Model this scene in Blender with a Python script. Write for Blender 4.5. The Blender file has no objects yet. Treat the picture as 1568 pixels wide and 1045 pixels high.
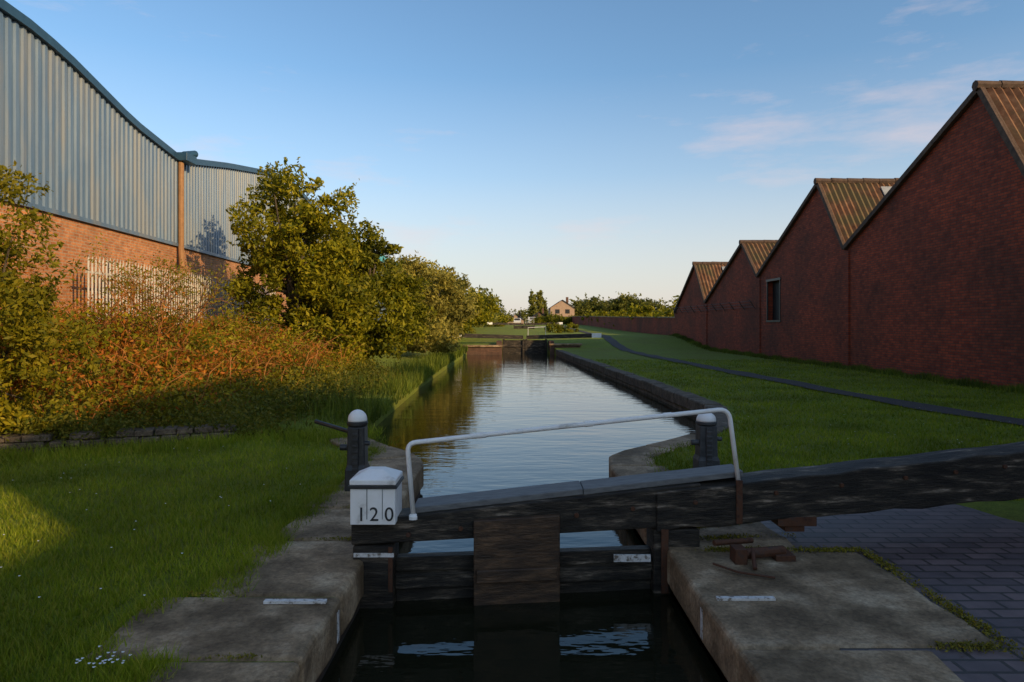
import bpy, math, random
import numpy as np
from mathutils import Vector, Matrix
random.seed(7); rng=np.random.default_rng(11)
scene=bpy.context.scene

# ------------------------------------------------------------------ helpers
def link(o,parent=None):
    scene.collection.objects.link(o)
    if parent is not None: o.parent=parent
    return o
def empty(name):
    e=bpy.data.objects.new(name,None); e.empty_display_size=.3
    return link(e)
def mesh_obj(name,verts,faces,mat,parent=None,smooth=False,bevel=0):
    me=bpy.data.meshes.new(name)
    me.from_pydata([tuple(v) for v in verts],[],[tuple(f) for f in faces]); me.update()
    me.materials.append(mat)
    if smooth:
        me.polygons.foreach_set('use_smooth',[True]*len(me.polygons))
    o=bpy.data.objects.new(name,me); link(o,parent)
    if bevel:
        b=o.modifiers.new('bevel','BEVEL'); b.width=bevel; b.segments=3; b.limit_method='ANGLE'; b.angle_limit=math.radians(35)
    return o
def fast_mesh(name,V,F,mat,parent=None):
    V=np.asarray(V,dtype=np.float32); F=np.asarray(F,dtype=np.int32); k=F.shape[1]
    me=bpy.data.meshes.new(name)
    me.vertices.add(len(V)); me.vertices.foreach_set('co',V.ravel())
    me.loops.add(F.size); me.loops.foreach_set('vertex_index',F.ravel())
    me.polygons.add(len(F)); me.polygons.foreach_set('loop_start',np.arange(0,F.size,k,dtype=np.int32))
    me.update(calc_edges=True); me.validate()
    me.materials.append(mat)
    return link(bpy.data.objects.new(name,me),parent)
class MB:
    def __init__(s): s.v=[]; s.f=[]
    def add(s,v,f):
        n=len(s.v); s.v+= [tuple(p) for p in v]; s.f+=[tuple(i+n for i in q) for q in f]
    def box(s,x0,x1,y0,y1,z0,z1):
        s.add([(x0,y0,z0),(x1,y0,z0),(x1,y1,z0),(x0,y1,z0),(x0,y0,z1),(x1,y0,z1),(x1,y1,z1),(x0,y1,z1)],
              [(0,3,2,1),(4,5,6,7),(0,1,5,4),(1,2,6,5),(2,3,7,6),(3,0,4,7)])
    def beam(s,p0,p1,h0,h1,t0,t1):
        (x0,y0,z0),(x1,y1,z1)=p0,p1
        s.add([(x0,y0,z0-h0),(x1,y1,z1-h1),(x1,y1+t1,z1-h1),(x0,y0+t0,z0-h0),(x0,y0,z0),(x1,y1,z1),(x1,y1+t1,z1),(x0,y0+t0,z0)],
              [(0,3,2,1),(4,5,6,7),(0,1,5,4),(1,2,6,5),(2,3,7,6),(3,0,4,7)])
    def wallseg(s,a,b,t,z0,z1,z0b=None,z1b=None):
        a=Vector(a);b=Vector(b); d=(b-a).normalized(); n=Vector((-d.y,d.x))*t
        z0b=z0 if z0b is None else z0b; z1b=z1 if z1b is None else z1b
        P=[a,b,b+n,a+n]; zz0=[z0,z0b,z0b,z0]; zz1=[z1,z1b,z1b,z1]
        s.add([(p.x,p.y,z) for p,z in zip(P,zz0)]+[(p.x,p.y,z) for p,z in zip(P,zz1)],
              [(0,3,2,1),(4,5,6,7),(0,1,5,4),(1,2,6,5),(2,3,7,6),(3,0,4,7)])
    def slab(s,poly,z0,z1):
        n=len(poly); s.add([(p[0],p[1],z0) for p in poly]+[(p[0],p[1],z1) for p in poly],
            [tuple(reversed(range(n))),tuple(range(n,2*n))]+[(i,(i+1)%n,n+(i+1)%n,n+i) for i in range(n)])
    def tube(s,pts,rad,n=8,cap=True):
        pts=[Vector(p) for p in pts]
        if not hasattr(rad,'__len__'): rad=[rad]*len(pts)
        V=[];F=[]
        prev=None
        for i,p in enumerate(pts):
            d=(pts[min(i+1,len(pts)-1)]-pts[max(i-1,0)]).normalized()
            a=prev if prev is not None else (Vector((1,0,0)) if abs(d.x)<.8 else Vector((0,1,0)))
            a=(a-d*a.dot(d)).normalized(); prev=a; b=d.cross(a)
            for k in range(n):
                t=2*math.pi*k/n; V.append(p+(a*math.cos(t)+b*math.sin(t))*rad[i])
        for i in range(len(pts)-1):
            for k in range(n):
                F.append((i*n+k,i*n+(k+1)%n,(i+1)*n+(k+1)%n,(i+1)*n+k))
        if cap: F.append(tuple(reversed(range(n)))); F.append(tuple(range((len(pts)-1)*n,len(pts)*n)))
        s.add(V,F)
    def lathe(s,c,prof,n=16,sq=False):
        V=[];F=[]
        for (r,z) in prof:
            for k in range(n):
                t=2*math.pi*(k+.5)/n; V.append((c[0]+r*math.cos(t),c[1]+r*math.sin(t),c[2]+z))
        m=len(prof)
        for i in range(m-1):
            for k in range(n): F.append((i*n+k,i*n+(k+1)%n,(i+1)*n+(k+1)%n,(i+1)*n+k))
        F.append(tuple(range((m-1)*n,m*n))); F.append(tuple(reversed(range(n))))
        s.add(V,F)
    def obj(s,name,mat,parent=None,smooth=False,bevel=0): return mesh_obj(name,s.v,s.f,mat,parent,smooth,bevel)

# ------------------------------------------------------------------ materials
def newmat(name):
    m=bpy.data.materials.new(name); m.use_nodes=True; nt=m.node_tree; nt.nodes.clear()
    out=nt.nodes.new('ShaderNodeOutputMaterial'); b=nt.nodes.new('ShaderNodeBsdfPrincipled')
    nt.links.new(b.outputs[0],out.inputs[0]); return m,nt,b,out
def coords(nt,scale=(1,1,1)):
    tc=nt.nodes.new('ShaderNodeTexCoord'); mp=nt.nodes.new('ShaderNodeMapping'); mp.inputs['Scale'].default_value=scale
    nt.links.new(tc.outputs['Object'],mp.inputs[0]); return mp.outputs[0]
def noise(nt,vec,scale,detail=6,rough=.6):
    n=nt.nodes.new('ShaderNodeTexNoise'); n.inputs['Scale'].default_value=scale; n.inputs['Detail'].default_value=detail; n.inputs['Roughness'].default_value=rough
    nt.links.new(vec,n.inputs['Vector']); return n.outputs['Fac']
def ramp(nt,fac,stops):
    r=nt.nodes.new('ShaderNodeValToRGB'); e=r.color_ramp.elements
    while len(e)<len(stops): e.new(.5)
    for x,(p,c) in zip(e,stops): x.position=p; x.color=(*c,1) if len(c)==3 else c
    nt.links.new(fac,r.inputs[0]); return r.outputs[0]
def mixc(nt,fac,a,b,mode='MIX'):
    m=nt.nodes.new('ShaderNodeMix'); m.data_type='RGBA'; m.blend_type=mode
    if isinstance(fac,(int,float)): m.inputs[0].default_value=fac
    else: nt.links.new(fac,m.inputs[0])
    for i,x in ((6,a),(7,b)):
        if isinstance(x,tuple): m.inputs[i].default_value=(*x,1)
        else: nt.links.new(x,m.inputs[i])
    return m.outputs[2]
def bump(nt,b,h,strength,dist=.02):
    n=nt.nodes.new('ShaderNodeBump'); n.inputs['Strength'].default_value=strength; n.inputs['Distance'].default_value=dist
    nt.links.new(h,n.inputs['Height']); nt.links.new(n.outputs[0],b.inputs['Normal'])
def surf(name,stops,scale=4,detail=6,rough=.8,bstr=.4,bdist=.02,sc=(1,1,1),stain=None,stain_scale=1.2,spec=.3,fine=None):
    m,nt,b,o=newmat(name); v=coords(nt,sc); f=noise(nt,v,scale,detail,.65)
    c=ramp(nt,f,stops)
    if stain:
        f2=noise(nt,v,stain_scale,4,.6); k=ramp(nt,f2,[(.45,(0,0,0)),(.62,(1,1,1))]); c=mixc(nt,k,c,stain)
    if fine:
        f3=noise(nt,v,fine,3,.7); k3=ramp(nt,f3,[(.3,(.65,.65,.65)),(.7,(1.35,1.35,1.35))]); c=mixc(nt,1.,c,k3,'MULTIPLY')
    nt.links.new(c,b.inputs['Base Color']); b.inputs['Roughness'].default_value=rough; b.inputs['Specular IOR Level'].default_value=spec
    if bstr>0: bump(nt,b,f if fine is None else f3,bstr,bdist)
    return m
def brick(name,axis,c1,c2,mortar,bw=.225,bh=.075,rough=.85,dark=.5,stain=(.05,.04,.035),ms=.012,offset=.5,spec=.2,stain_lo=.5):
    m,nt,b,o=newmat(name); tc=nt.nodes.new('ShaderNodeTexCoord'); sp=nt.nodes.new('ShaderNodeSeparateXYZ'); cb=nt.nodes.new('ShaderNodeCombineXYZ')
    nt.links.new(tc.outputs['Object'],sp.inputs[0])
    a,c={'x':(1,2),'y':(0,2),'z':(0,1)}[axis]
    nt.links.new(sp.outputs[a],cb.inputs[0]); nt.links.new(sp.outputs[c],cb.inputs[1])
    bt=nt.nodes.new('ShaderNodeTexBrick'); bt.inputs['Scale'].default_value=1; bt.inputs['Brick Width'].default_value=bw; bt.inputs['Row Height'].default_value=bh
    bt.inputs['Mortar Size'].default_value=ms; bt.inputs['Mortar Smooth'].default_value=.3; bt.inputs['Bias'].default_value=0; bt.offset=offset
    bt.inputs['Color1'].default_value=(*c1,1); bt.inputs['Color2'].default_value=(*c2,1); bt.inputs['Mortar'].default_value=(*mortar,1)
    nt.links.new(cb.outputs[0],bt.inputs['Vector'])
    v=tc.outputs['Object']
    f=noise(nt,v,.45,6,.65); k=ramp(nt,f,[(stain_lo-.1,(0,0,0)),(stain_lo+.2,(1,1,1))])
    mm=nt.nodes.new('ShaderNodeMath'); mm.operation='MULTIPLY'; mm.inputs[1].default_value=dark; nt.links.new(k,mm.inputs[0])
    c=mixc(nt,mm.outputs[0],bt.outputs['Color'],stain)
    f2=noise(nt,v,5,5,.7); g=ramp(nt,f2,[(.3,(.68,.68,.68)),(.7,(1.25,1.22,1.2))]); c=mixc(nt,1.0,c,g,'MULTIPLY')
    nt.links.new(c,b.inputs['Base Color']); b.inputs['Roughness'].default_value=rough; b.inputs['Specular IOR Level'].default_value=spec
    ad=nt.nodes.new('ShaderNodeMath'); ad.operation='MULTIPLY_ADD'; nt.links.new(bt.outputs['Fac'],ad.inputs[0]); ad.inputs[1].default_value=-1.; nt.links.new(f2,ad.inputs[2])
    bump(nt,b,ad.outputs[0],.4,.01); return m
def leafmat(name,cols,transl=.35,patch=.6):
    m,nt,b,o=newmat(name); g=nt.nodes.new('ShaderNodeNewGeometry')
    n=len(cols); c=ramp(nt,g.outputs['Random Per Island'],[(i/(n-1),cc) for i,cc in enumerate(cols)])
    v=coords(nt); f=noise(nt,v,patch,2,.5); k=ramp(nt,f,[(.35,(.6,.62,.6)),(.65,(1.3,1.22,1.1))]); c=mixc(nt,1.,c,k,'MULTIPLY')
    nt.links.new(c,b.inputs['Base Color']); b.inputs['Roughness'].default_value=.6; b.inputs['Specular IOR Level'].default_value=.2
    t=nt.nodes.new('ShaderNodeBsdfTranslucent'); nt.links.new(c,t.inputs[0]); mx=nt.nodes.new('ShaderNodeMixShader'); mx.inputs[0].default_value=transl
    nt.links.new(b.outputs[0],mx.inputs[1]); nt.links.new(t.outputs[0],mx.inputs[2]); nt.links.new(mx.outputs[0],o.inputs[0]); return m

M={}
M['ground']=surf('grass_ground',[(.3,(.09,.125,.01)),(.5,(.16,.205,.016)),(.72,(.225,.25,.026))],scale=9,detail=6,rough=.95,bstr=.8,bdist=.05,stain=(.15,.165,.018),stain_scale=.5,fine=60)
M['blade']=leafmat('grass_blades',[(.11,.175,.008),(.19,.26,.012),(.25,.31,.02),(.32,.32,.05)],.4,.8)
M['reed']=leafmat('reed_leaves',[(.06,.1,.01),(.11,.155,.014),(.17,.2,.028)],.35)
M['stone']=surf('coping_stone',[(.3,(.12,.078,.042)),(.5,(.29,.2,.115)),(.68,(.46,.35,.225))],scale=3.2,detail=9,rough=.8,bstr=.7,bdist=.012,stain=(.12,.08,.042),stain_scale=1.7,fine=38)
M['stonedark']=surf('wing_wall_stone',[(.25,(.04,.032,.023)),(.5,(.105,.08,.056)),(.75,(.22,.17,.125))],scale=4,detail=8,rough=.85,bstr=.7,bdist=.03,fine=25)
M['pathtar']=surf('tarmac',[(.3,(.035,.03,.028)),(.7,(.07,.06,.055))],scale=12,rough=.9,bstr=.3,bdist=.01,fine=150)
M['wood']=surf('black_weathered_timber',[(.35,(.010,.008,.006)),(.52,(.03,.024,.017)),(.6,(.08,.062,.044)),(.7,(.3,.24,.18))],scale=3,detail=9,rough=.6,bstr=.9,bdist=.014,sc=(1,4,7),spec=.3,fine=14)
M['woodbrown']=surf('brown_wet_timber',[(.3,(.02,.012,.007)),(.5,(.055,.03,.015)),(.75,(.16,.09,.045))],scale=4,detail=8,rough=.55,bstr=.7,bdist=.01,sc=(1,4,5),spec=.4,fine=14)
M['plank']=surf('grey_walk_plank',[(.3,(.1,.1,.1)),(.7,(.2,.2,.195))],scale=8,rough=.7,bstr=.3,bdist=.004,sc=(1,5,5))
M['rust']=surf('rusty_iron',[(.3,(.04,.018,.011)),(.5,(.09,.036,.017)),(.7,(.045,.033,.028))],scale=20,rough=.7,bstr=.4,bdist=.004)
M['blackiron']=surf('black_painted_iron',[(.3,(.012,.012,.013)),(.6,(.03,.03,.031)),(.8,(.09,.08,.07))],scale=14,rough=.45,bstr=.25,bdist=.004,spec=.5)
M['greyiron']=surf('grey_painted_iron',[(.3,(.035,.036,.038)),(.6,(.07,.07,.072)),(.8,(.13,.12,.11))],scale=14,rough=.55,bstr=.25,bdist=.004)
M['white']=surf('white_paint',[(.25,(.45,.42,.38)),(.42,(.8,.78,.75)),(.7,(.88,.87,.86))],scale=7,detail=8,rough=.5,bstr=.25,bdist=.003)
M['linepaint']=surf('worn_white_paint',[(.38,(.16,.13,.1)),(.46,(.55,.53,.5)),(.7,(.72,.71,.69))],scale=30,detail=6,rough=.8,bstr=.2,bdist=.003)
M['digit']=surf('digit_paint',[(.3,(.02,.02,.02)),(.7,(.05,.05,.05))],scale=10,rough=.6,bstr=0)
M['bricksx']=brick('red_brick_long_wall','x',(.46,.08,.03),(.25,.042,.02),(.12,.06,.045),dark=.7,stain=(.07,.034,.024),stain_lo=.47)
M['bricksy']=brick('red_brick_cross_wall','y',(.18,.09,.055),(.125,.06,.042),(.12,.09,.07),dark=.6)
M['orangebrick']=brick('orange_brick_wall','x',(.52,.21,.08),(.36,.13,.05),(.36,.26,.17),dark=.35,stain=(.16,.095,.055))
M['chamber']=brick('lock_chamber_brick','x',(.065,.042,.03),(.045,.034,.028),(.05,.04,.035),dark=.6,stain=(.018,.02,.012))
M['paving']=brick('blue_brick_paving','z',(.08,.06,.063),(.16,.11,.105),(.024,.02,.015),bw=.23,bh=.115,ms=.012,dark=.4,stain=(.055,.04,.038),rough=.5,spec=.5)
M['moss']=leafmat('moss',[(.1,.11,.012),(.2,.18,.02),(.29,.23,.03)],.2)
M['cladding']=surf('blue_grey_metal_cladding',[(.25,(.065,.11,.18)),(.5,(.09,.145,.22)),(.75,(.135,.19,.255))],scale=1.5,detail=8,rough=.4,bstr=0,sc=(1,2.5,.35),spec=.5,stain=(.15,.17,.19),stain_scale=.9)
M['trim']=surf('blue_roof_trim',[(.3,(.012,.04,.075)),(.7,(.02,.062,.105))],scale=4,rough=.4,bstr=0,spec=.5)
M['teal']=surf('teal_metal',[(.3,(.06,.3,.34)),(.7,(.09,.38,.42))],scale=2,rough=.5,bstr=0)
M['pipe']=surf('rusty_downpipe',[(.3,(.22,.11,.045)),(.7,(.33,.17,.075))],scale=6,rough=.7,bstr=0)
M['roof']=surf('brown_corrugated_roof',[(.25,(.06,.026,.013)),(.5,(.16,.075,.036)),(.75,(.27,.155,.085))],scale=2.5,detail=8,rough=.9,bstr=.3,bdist=.01,stain=(.1,.075,.033),stain_scale=1)
M['tile']=surf('dark_ridge',[(.3,(.045,.028,.02)),(.7,(.12,.075,.05))],scale=6,rough=.85,bstr=.4)
M['skylight']=surf('dirty_skylight',[(.3,(.22,.22,.22)),(.7,(.36,.37,.36))],scale=3,rough=.5,bstr=0,spec=.4)
M['darkglass']=surf('dark_window',[(.3,(.01,.012,.014)),(.7,(.03,.03,.03))],scale=3,rough=.5,bstr=0,spec=.3)
M['fence']=surf('galvanised_fence',[(.3,(.34,.31,.26)),(.7,(.5,.46,.4))],scale=5,rough=.5,bstr=0)
M['bark']=surf('bark',[(.3,(.035,.025,.018)),(.6,(.1,.075,.052)),(.8,(.17,.13,.09))],scale=12,rough=.9,bstr=.8,bdist=.02,sc=(1,1,.3))
M['twig']=surf('dry_twigs',[(.3,(.16,.06,.018)),(.7,(.36,.15,.04))],scale=6,rough=.85,bstr=0)
M['leafA']=leafmat('hawthorn_leaves',[(.08,.1,.004),(.18,.18,.007),(.26,.24,.01),(.34,.29,.018)],.42)
M['leafB']=leafmat('sycamore_leaves',[(.075,.095,.005),(.165,.165,.008),(.25,.235,.012)],.42)
M['leafW']=leafmat('willow_leaves',[(.2,.19,.035),(.3,.27,.05),(.38,.33,.075)],.42)
M['leafY']=leafmat('elder_leaves',[(.11,.115,.006),(.21,.19,.009),(.3,.24,.014)],.42)
M['leafG']=leafmat('bramble_leaves',[(.06,.08,.008),(.11,.12,.012),(.18,.15,.018)],.35)
M['leafO']=leafmat('dry_leaves',[(.3,.085,.012),(.46,.15,.02),(.24,.16,.012),(.5,.2,.035)],.4,1.2)
M['far']=leafmat('far_leaves',[(.09,.11,.018),(.15,.155,.025),(.2,.19,.035)],.25,.15)
M['petal']=surf('daisy_petal',[(.3,(.7,.7,.68)),(.7,(.85,.85,.83))],scale=5,bstr=0)
M['render']=surf('pale_render',[(.3,(.3,.2,.14)),(.7,(.4,.28,.2))],scale=2,rough=.8,bstr=0)
M['pinktile']=surf('roof_tiles',[(.3,(.14,.08,.055)),(.7,(.24,.14,.1))],scale=3,rough=.85,bstr=0)
M['carpaint']=surf('white_car_paint',[(.3,(.5,.5,.5)),(.7,(.6,.6,.6))],scale=3,rough=.3,bstr=0,spec=.5)

m,nt,b,o=newmat('water'); v=coords(nt,(1.,2.6,1)); n1=noise(nt,v,1.6,3,.5); v2=coords(nt,(.5,1.2,1)); n2=noise(nt,v2,1.0,2,.5); n3=noise(nt,v,7,2,.5)
ad=nt.nodes.new('ShaderNodeMath'); ad.operation='MULTIPLY_ADD'; nt.links.new(n2,ad.inputs[0]); ad.inputs[1].default_value=1.2; nt.links.new(n1,ad.inputs[2])
ad2=nt.nodes.new('ShaderNodeMath'); ad2.operation='MULTIPLY_ADD'; nt.links.new(n3,ad2.inputs[0]); ad2.inputs[1].default_value=.12; nt.links.new(ad.outputs[0],ad2.inputs[2])
b.inputs['Base Color'].default_value=(.014,.014,.007,1); b.inputs['Roughness'].default_value=.02; b.inputs['IOR'].default_value=1.45
bump(nt,b,ad2.outputs[0],.2,.035); M['water']=m

# ------------------------------------------------------------------ terrain
def ss(a,b,x):
    t=min(1,max(0,(x-a)/(b-a))); return t*t*(3-2*t)
RX=[(-60,1.12),(7.7,1.12),(8.2,1.2),(8.6,1.45),(9.1,1.95),(9.7,2.5),(10.6,3.05),(13,3.75),(18.6,3.65),(28,3.2),(37,2.8),(42,2.6),(42.1,2.3),(2000,2.3)]
LX=[(-60,-1.02),(7.6,-1.02),(8.1,-1.1),(8.5,-1.35),(9.0,-1.75),(9.8,-2.2),(11,-2.45),(14,-2.55),(20,-2.7),(30,-2.75),(41.6,-2.75),(41.8,-.65),(2000,-.65)]
def XR(y): return float(np.interp(y,[a for a,_ in RX],[b for _,b in RX]))
def XL(y): return float(np.interp(y,[a for a,_ in LX],[b for _,b in LX]))
def H(x,y):
    z=.7*ss(39,50,y)+.7*ss(55,130,y)
    if x<0: z+= 1.05*ss(4.6,9.3,-x)*ss(8.3,11.5,y)
    z+= .02*math.sin(x*1.7+y*.6)*math.sin(y*1.1-.4*x)*(1 if abs(x)>2.2 else 0)
    return z
ys=sorted(set([round(a,3) for a in list(np.arange(-60,-4,4))+list(np.arange(-4,48,.4))+list(np.arange(48,80,3))+list(np.geomspace(80,2500,22))]+[a for a,_ in RX if a<100]+[a for a,_ in LX if a<100]))
offs=[0,.25,.6,.9,1.3,1.8,2.4,3,3.6,4.2,4.8,5.4,6,6.6,7.2,8,9,11,16,30,80,250,800,2500]
V=[];F=[]
for y in ys:
    l,r=XL(y),XR(y); row=[]
    for d in reversed(offs): row.append((l-d-.012,y,H(l-d,y)))
    zb=-1.6 if y<46 else H(0,y)
    row.append((l,y,zb)); row.append((r,y,zb))
    for d in offs: row.append((r+d+.012,y,H(r+d,y)))
    V+=row
nc=len(offs)*2+2
for i in range(len(ys)-1):
    for j in range(nc-1):
        F.append((i*nc+j,i*nc+j+1,(i+1)*nc+j+1,(i+1)*nc+j))
mesh_obj('ground',V,F,M['ground'])
mesh_obj('canal_water',[(-3.4,-14,-.31),(4.4,-14,-.31),(4.4,44.5,-.31),(-3.4,44.5,-.31)],[(0,1,2,3)],M['water'])

def coping(name,fn,side,segs,depths,wallmat,capmat):
    e=empty(name); caps=MB(); wall=MB()
    for (a,b_),dp in zip(segs,depths):
        ysx=list(np.linspace(a+.006,b_-.006,max(2,int((b_-a)/.25)+1)))
        inner=[]; outer=[]
        for y in ysx:
            dx=(fn(y+.05)-fn(y-.05))/.1; nn=Vector((side,-side*dx)).normalized()
            jit=random.uniform(-.025,.025)
            inner.append((fn(y)-side*(.03+random.uniform(-.008,.008)),y)); outer.append((fn(y)+nn.x*(dp+jit),y+nn.y*(dp+jit)))
        poly=inner+outer[::-1]
        ar=sum(poly[i][0]*poly[(i+1)%len(poly)][1]-poly[(i+1)%len(poly)][0]*poly[i][1] for i in range(len(poly)))
        if ar<0: poly=poly[::-1]
        zt=H(fn(a),a)+.022+random.uniform(-.006,.008)
        caps.slab(poly,zt-.26,zt)
    yy=sorted(set([-14]+list(np.arange(0,7.6,1.5))+[y for s in segs for y in s]+list(np.arange(7.6,11,.3))))
    yy=[y for y in yy if y<=segs[-1][1]]
    for a,b_ in zip(yy[:-1],yy[1:]):
        xa,xb=fn(a),fn(b_)
        t=.3*side
        wall.add([(xa,a,-1.6),(xb,b_,-1.6),(xb+t,b_,-1.6),(xa+t,a,-1.6),(xa,a,-.235),(xb,b_,-.235),(xb+t,b_,-.235),(xa+t,a,-.235)],
                 [(0,3,2,1),(4,5,6,7),(0,1,5,4),(1,2,6,5),(2,3,7,6),(3,0,4,7)])
    caps.obj('coping_slabs',capmat,e,bevel=.035); wall.obj('wall_face',wallmat,e)
    return e
lw=coping('lock_wall',XL,-1,[(-12,-9),(-9,-6),(-6,-3),(-3,-.6),(-.6,1.4),(1.4,3.22),(3.22,3.98),(3.98,5.0),(5.0,5.85),(5.85,6.7),(6.7,7.6),(7.6,8.2),(8.2,8.8),(8.8,9.6)],
          [1,1,1,1,.8,.64,1.04,.84,.75,.78,.7,.6,.55,.5],M['chamber'],M['stone'])
rw=coping('lock_wall',XR,1,[(-12,-9),(-9,-6),(-6,-3),(-3,-.6),(-.6,1.6),(1.6,3.32),(3.32,4.74),(4.74,5.6),(5.6,6.5),(6.5,7.6),(7.6,8.2),(8.2,8.9),(8.9,9.8)],
          [.9,.9,.9,.9,.9,.9,1.3,.9,.7,.6,.5,.45,.42],M['chamber'],M['stone'])
segs=[(9.8+i*1.15,9.8+(i+1)*1.15) for i in range(27)]
cw=coping('canal_edge_coping',XR,1,segs,[.34]*27,M['stonedark'],M['stonedark'])
def line(name,x0,x1,y,xe,side):
    mb=MB(); mb.box(x0,x1,y-.018,y+.018,.020,.0355); mb.box(min(xe,xe+side*.004),max(xe,xe+side*.004),y-.02,y+.02,-.2,-.03)
    return mb.obj(name,M['linepaint'])
line('boat_marker_line',-1.40,-1.05,3.86,-.985,1); line('boat_marker_line',1.17,1.50,3.9,1.085,-1)

mesh_obj('brick_paving',[(2.0,-6,.012),(9,-6,.012),(9,6.3,.012),(1.6,6.1,.012),(1.6,3.,.012)],[(0,1,2,3,4)],M['paving'])
cp=[(8.4,8),(8.1,10.8),(7.55,15.2),(7.25,21),(6.8,31.5),(6.6,45),(6.9,62),(7.6,100),(8.5,160)]
yy=np.arange(-8,160,.8); xs=np.interp(yy,[c[1] for c in cp],[c[0] for c in cp])
V=[];F=[]
for i,(x,y) in enumerate(zip(xs,yy)):
    w=.32+.03*math.sin(y*2.1)
    V+=[(x-w,y,H(x-w,y)+.03),(x+w,y,H(x+w,y)+.03)]
    if i: F.append((2*i-2,2*i-1,2*i+1,2*i))
mesh_obj('towpath',V,F,M['pathtar'])

# ------------------------------------------------------------------ lock gate
g=empty('lock_gate')
def gy(x): return 4.58+.12*(x+1.05)
def gz(x): return .26+.081*(x+1.08)
mb=MB(); mb.beam((-1.08,gy(-1.08),.265),(1.35,gy(1.35),gz(1.35)),.155,.30,.24,.24)
mb.obj('top_rail',M['wood'],g,bevel=.012)
xsb=np.linspace(1.02,6.4,25)
V=[];F=[]
for i,x in enumerate(xsb):
    y=gy(x)-.02; zt=gz(x)-.012+.006*math.sin(i*1.9); hb=.285+.03*(x-1.0)+.008*math.cos(i*2.7)
    y1=y+.3
    V+=[(x,y,zt-hb),(x,y1,zt-hb),(x,y1,zt-.015),(x,y+.15,zt),(x,y,zt-.015-.006*math.sin(i*3.3))]
    if i:
        a=5*(i-1);b_=5*i
        for k in range(5): F.append((a+k,a+(k+1)%5,b_+(k+1)%5,b_+k))
F+=[(4,3,2,1,0),tuple(5*24+k for k in range(5))]
mesh_obj('balance_beam',V,F,M['wood'],g,bevel=.012)
mb=MB(); mb.beam((-.68,gy(-.68)+.05,gz(-.68)+.045),(.5,gy(.5)+.05,gz(.5)+.045),.042,.042,.26,.26)
mb.beam((.505,gy(.505)+.05,gz(.505)+.042),(1.68,gy(1.68)+.05,gz(1.68)+.045),.042,.042,.26,.26); mb.obj('walkway_plank',M['plank'],g,bevel=.006)
mb=MB()
mb.box(-1.07,-.80,gy(-1)-.01,gy(-1)+.26,-1.2,.105); mb.box(1.0,1.33,gy(1.1)-.01,gy(1.1)+.25,-1.2,.14)
mb.obj('gate_posts',M['wood'],g,bevel=.015)
mb=MB()
for i,(z0,z1,o_) in enumerate([(-.105,-.01,.03),(-.215,-.115,.0),(-.34,-.222,.035),(-.6,-.347,.03),(-1.2,-.61,.03)]):
    mb.beam((-.80,gy(-.8)+.05+o_,z1),(1.0,gy(1.)+.05+o_,z1-.01),z1-z0,z1-z0,.09,.09)
mb.obj('gate_planks',M['wood'],g,bevel=.008)
mb=MB(); mb.beam((-.26,gy(-.26)-.055,.262),(.33,gy(.33)-.055,.28),.66,.66,.05,.05); mb.beam((-.24,gy(-.24)-.1,-.06),(.31,gy(.31)-.1,-.06),.09,.09,.042,.042)
mb.obj('paddle_board',M['woodbrown'],g,bevel=.008)
mb=MB(); mb.box(.72,.98,gy(.8)+.02,gy(.8)+.035,-.085,-.035); mb.box(-1.06,-.79,gy(-1)-.02,gy(-1)-.012,.035,.062)
mb.obj('pale_patches',M['linepaint'],g)
mb=MB()
mb.box(1.60,1.645,gy(1.62)-.035,gy(1.62)-.021,.17,.48); mb.box(1.05,1.10,gy(1.05)-.035,gy(1.05)-.021,-.3,.15)
mb.box(-.83,-.8,gy(-.9)-.03,gy(-.9)-.012,-.2,.1)
mb.box(1.92,2.2,gy(2.)-.02,gy(2.)+.2,.135,.2); mb.box(1.98,2.12,gy(2.)-.0,gy(2.)+.2,.09,.135)
for x in [-.7,-.35,.45,.85,1.3,1.9,2.4,2.9,3.3,3.7]:
    yb=gy(x)-(0 if x<1 else .02); mb.tube([(x,yb-.015,gz(x)-.12),(x,yb+.02,gz(x)-.12)],.017,8)
mb.obj('iron_straps',M['rust'],g,bevel=.003)
def arc(p,c,q,n=6):
    p,c,q=map(Vector,(p,c,q)); return [p*(1-t)**2+c*2*t*(1-t)+q*t*t for t in np.linspace(0,1,n)]
A=Vector((-.672,gy(-.68)+.02,.30)); B=Vector((-.712,gy(-.7)+.02,.785)); C=Vector((1.56,gy(1.56)+.02,.985)); D=Vector((1.635,gy(1.63)+.02,.44))
pts=[A]+arc(B+(A-B).normalized()*.06,B,B+(C-B).normalized()*.06)+arc(C+(B-C).normalized()*.08,C,C+(D-C).normalized()*.08)+[D]
mb=MB(); mb.tube(pts,.0165,12); mb.obj('handrail',M['white'],g,smooth=True)
mb=MB(); mb.lathe((A.x,A.y,.27),[(.035,0),(.035,.02),(.02,.035)],10); 
for t in (.22,.55,.8):
    p=B.lerp(C,t); mb.tube([p-(C-B).normalized()*.03,p+(C-B).normalized()*.03],.0205,12)
mb.obj('rail_fittings',M['white'],g)

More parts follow.
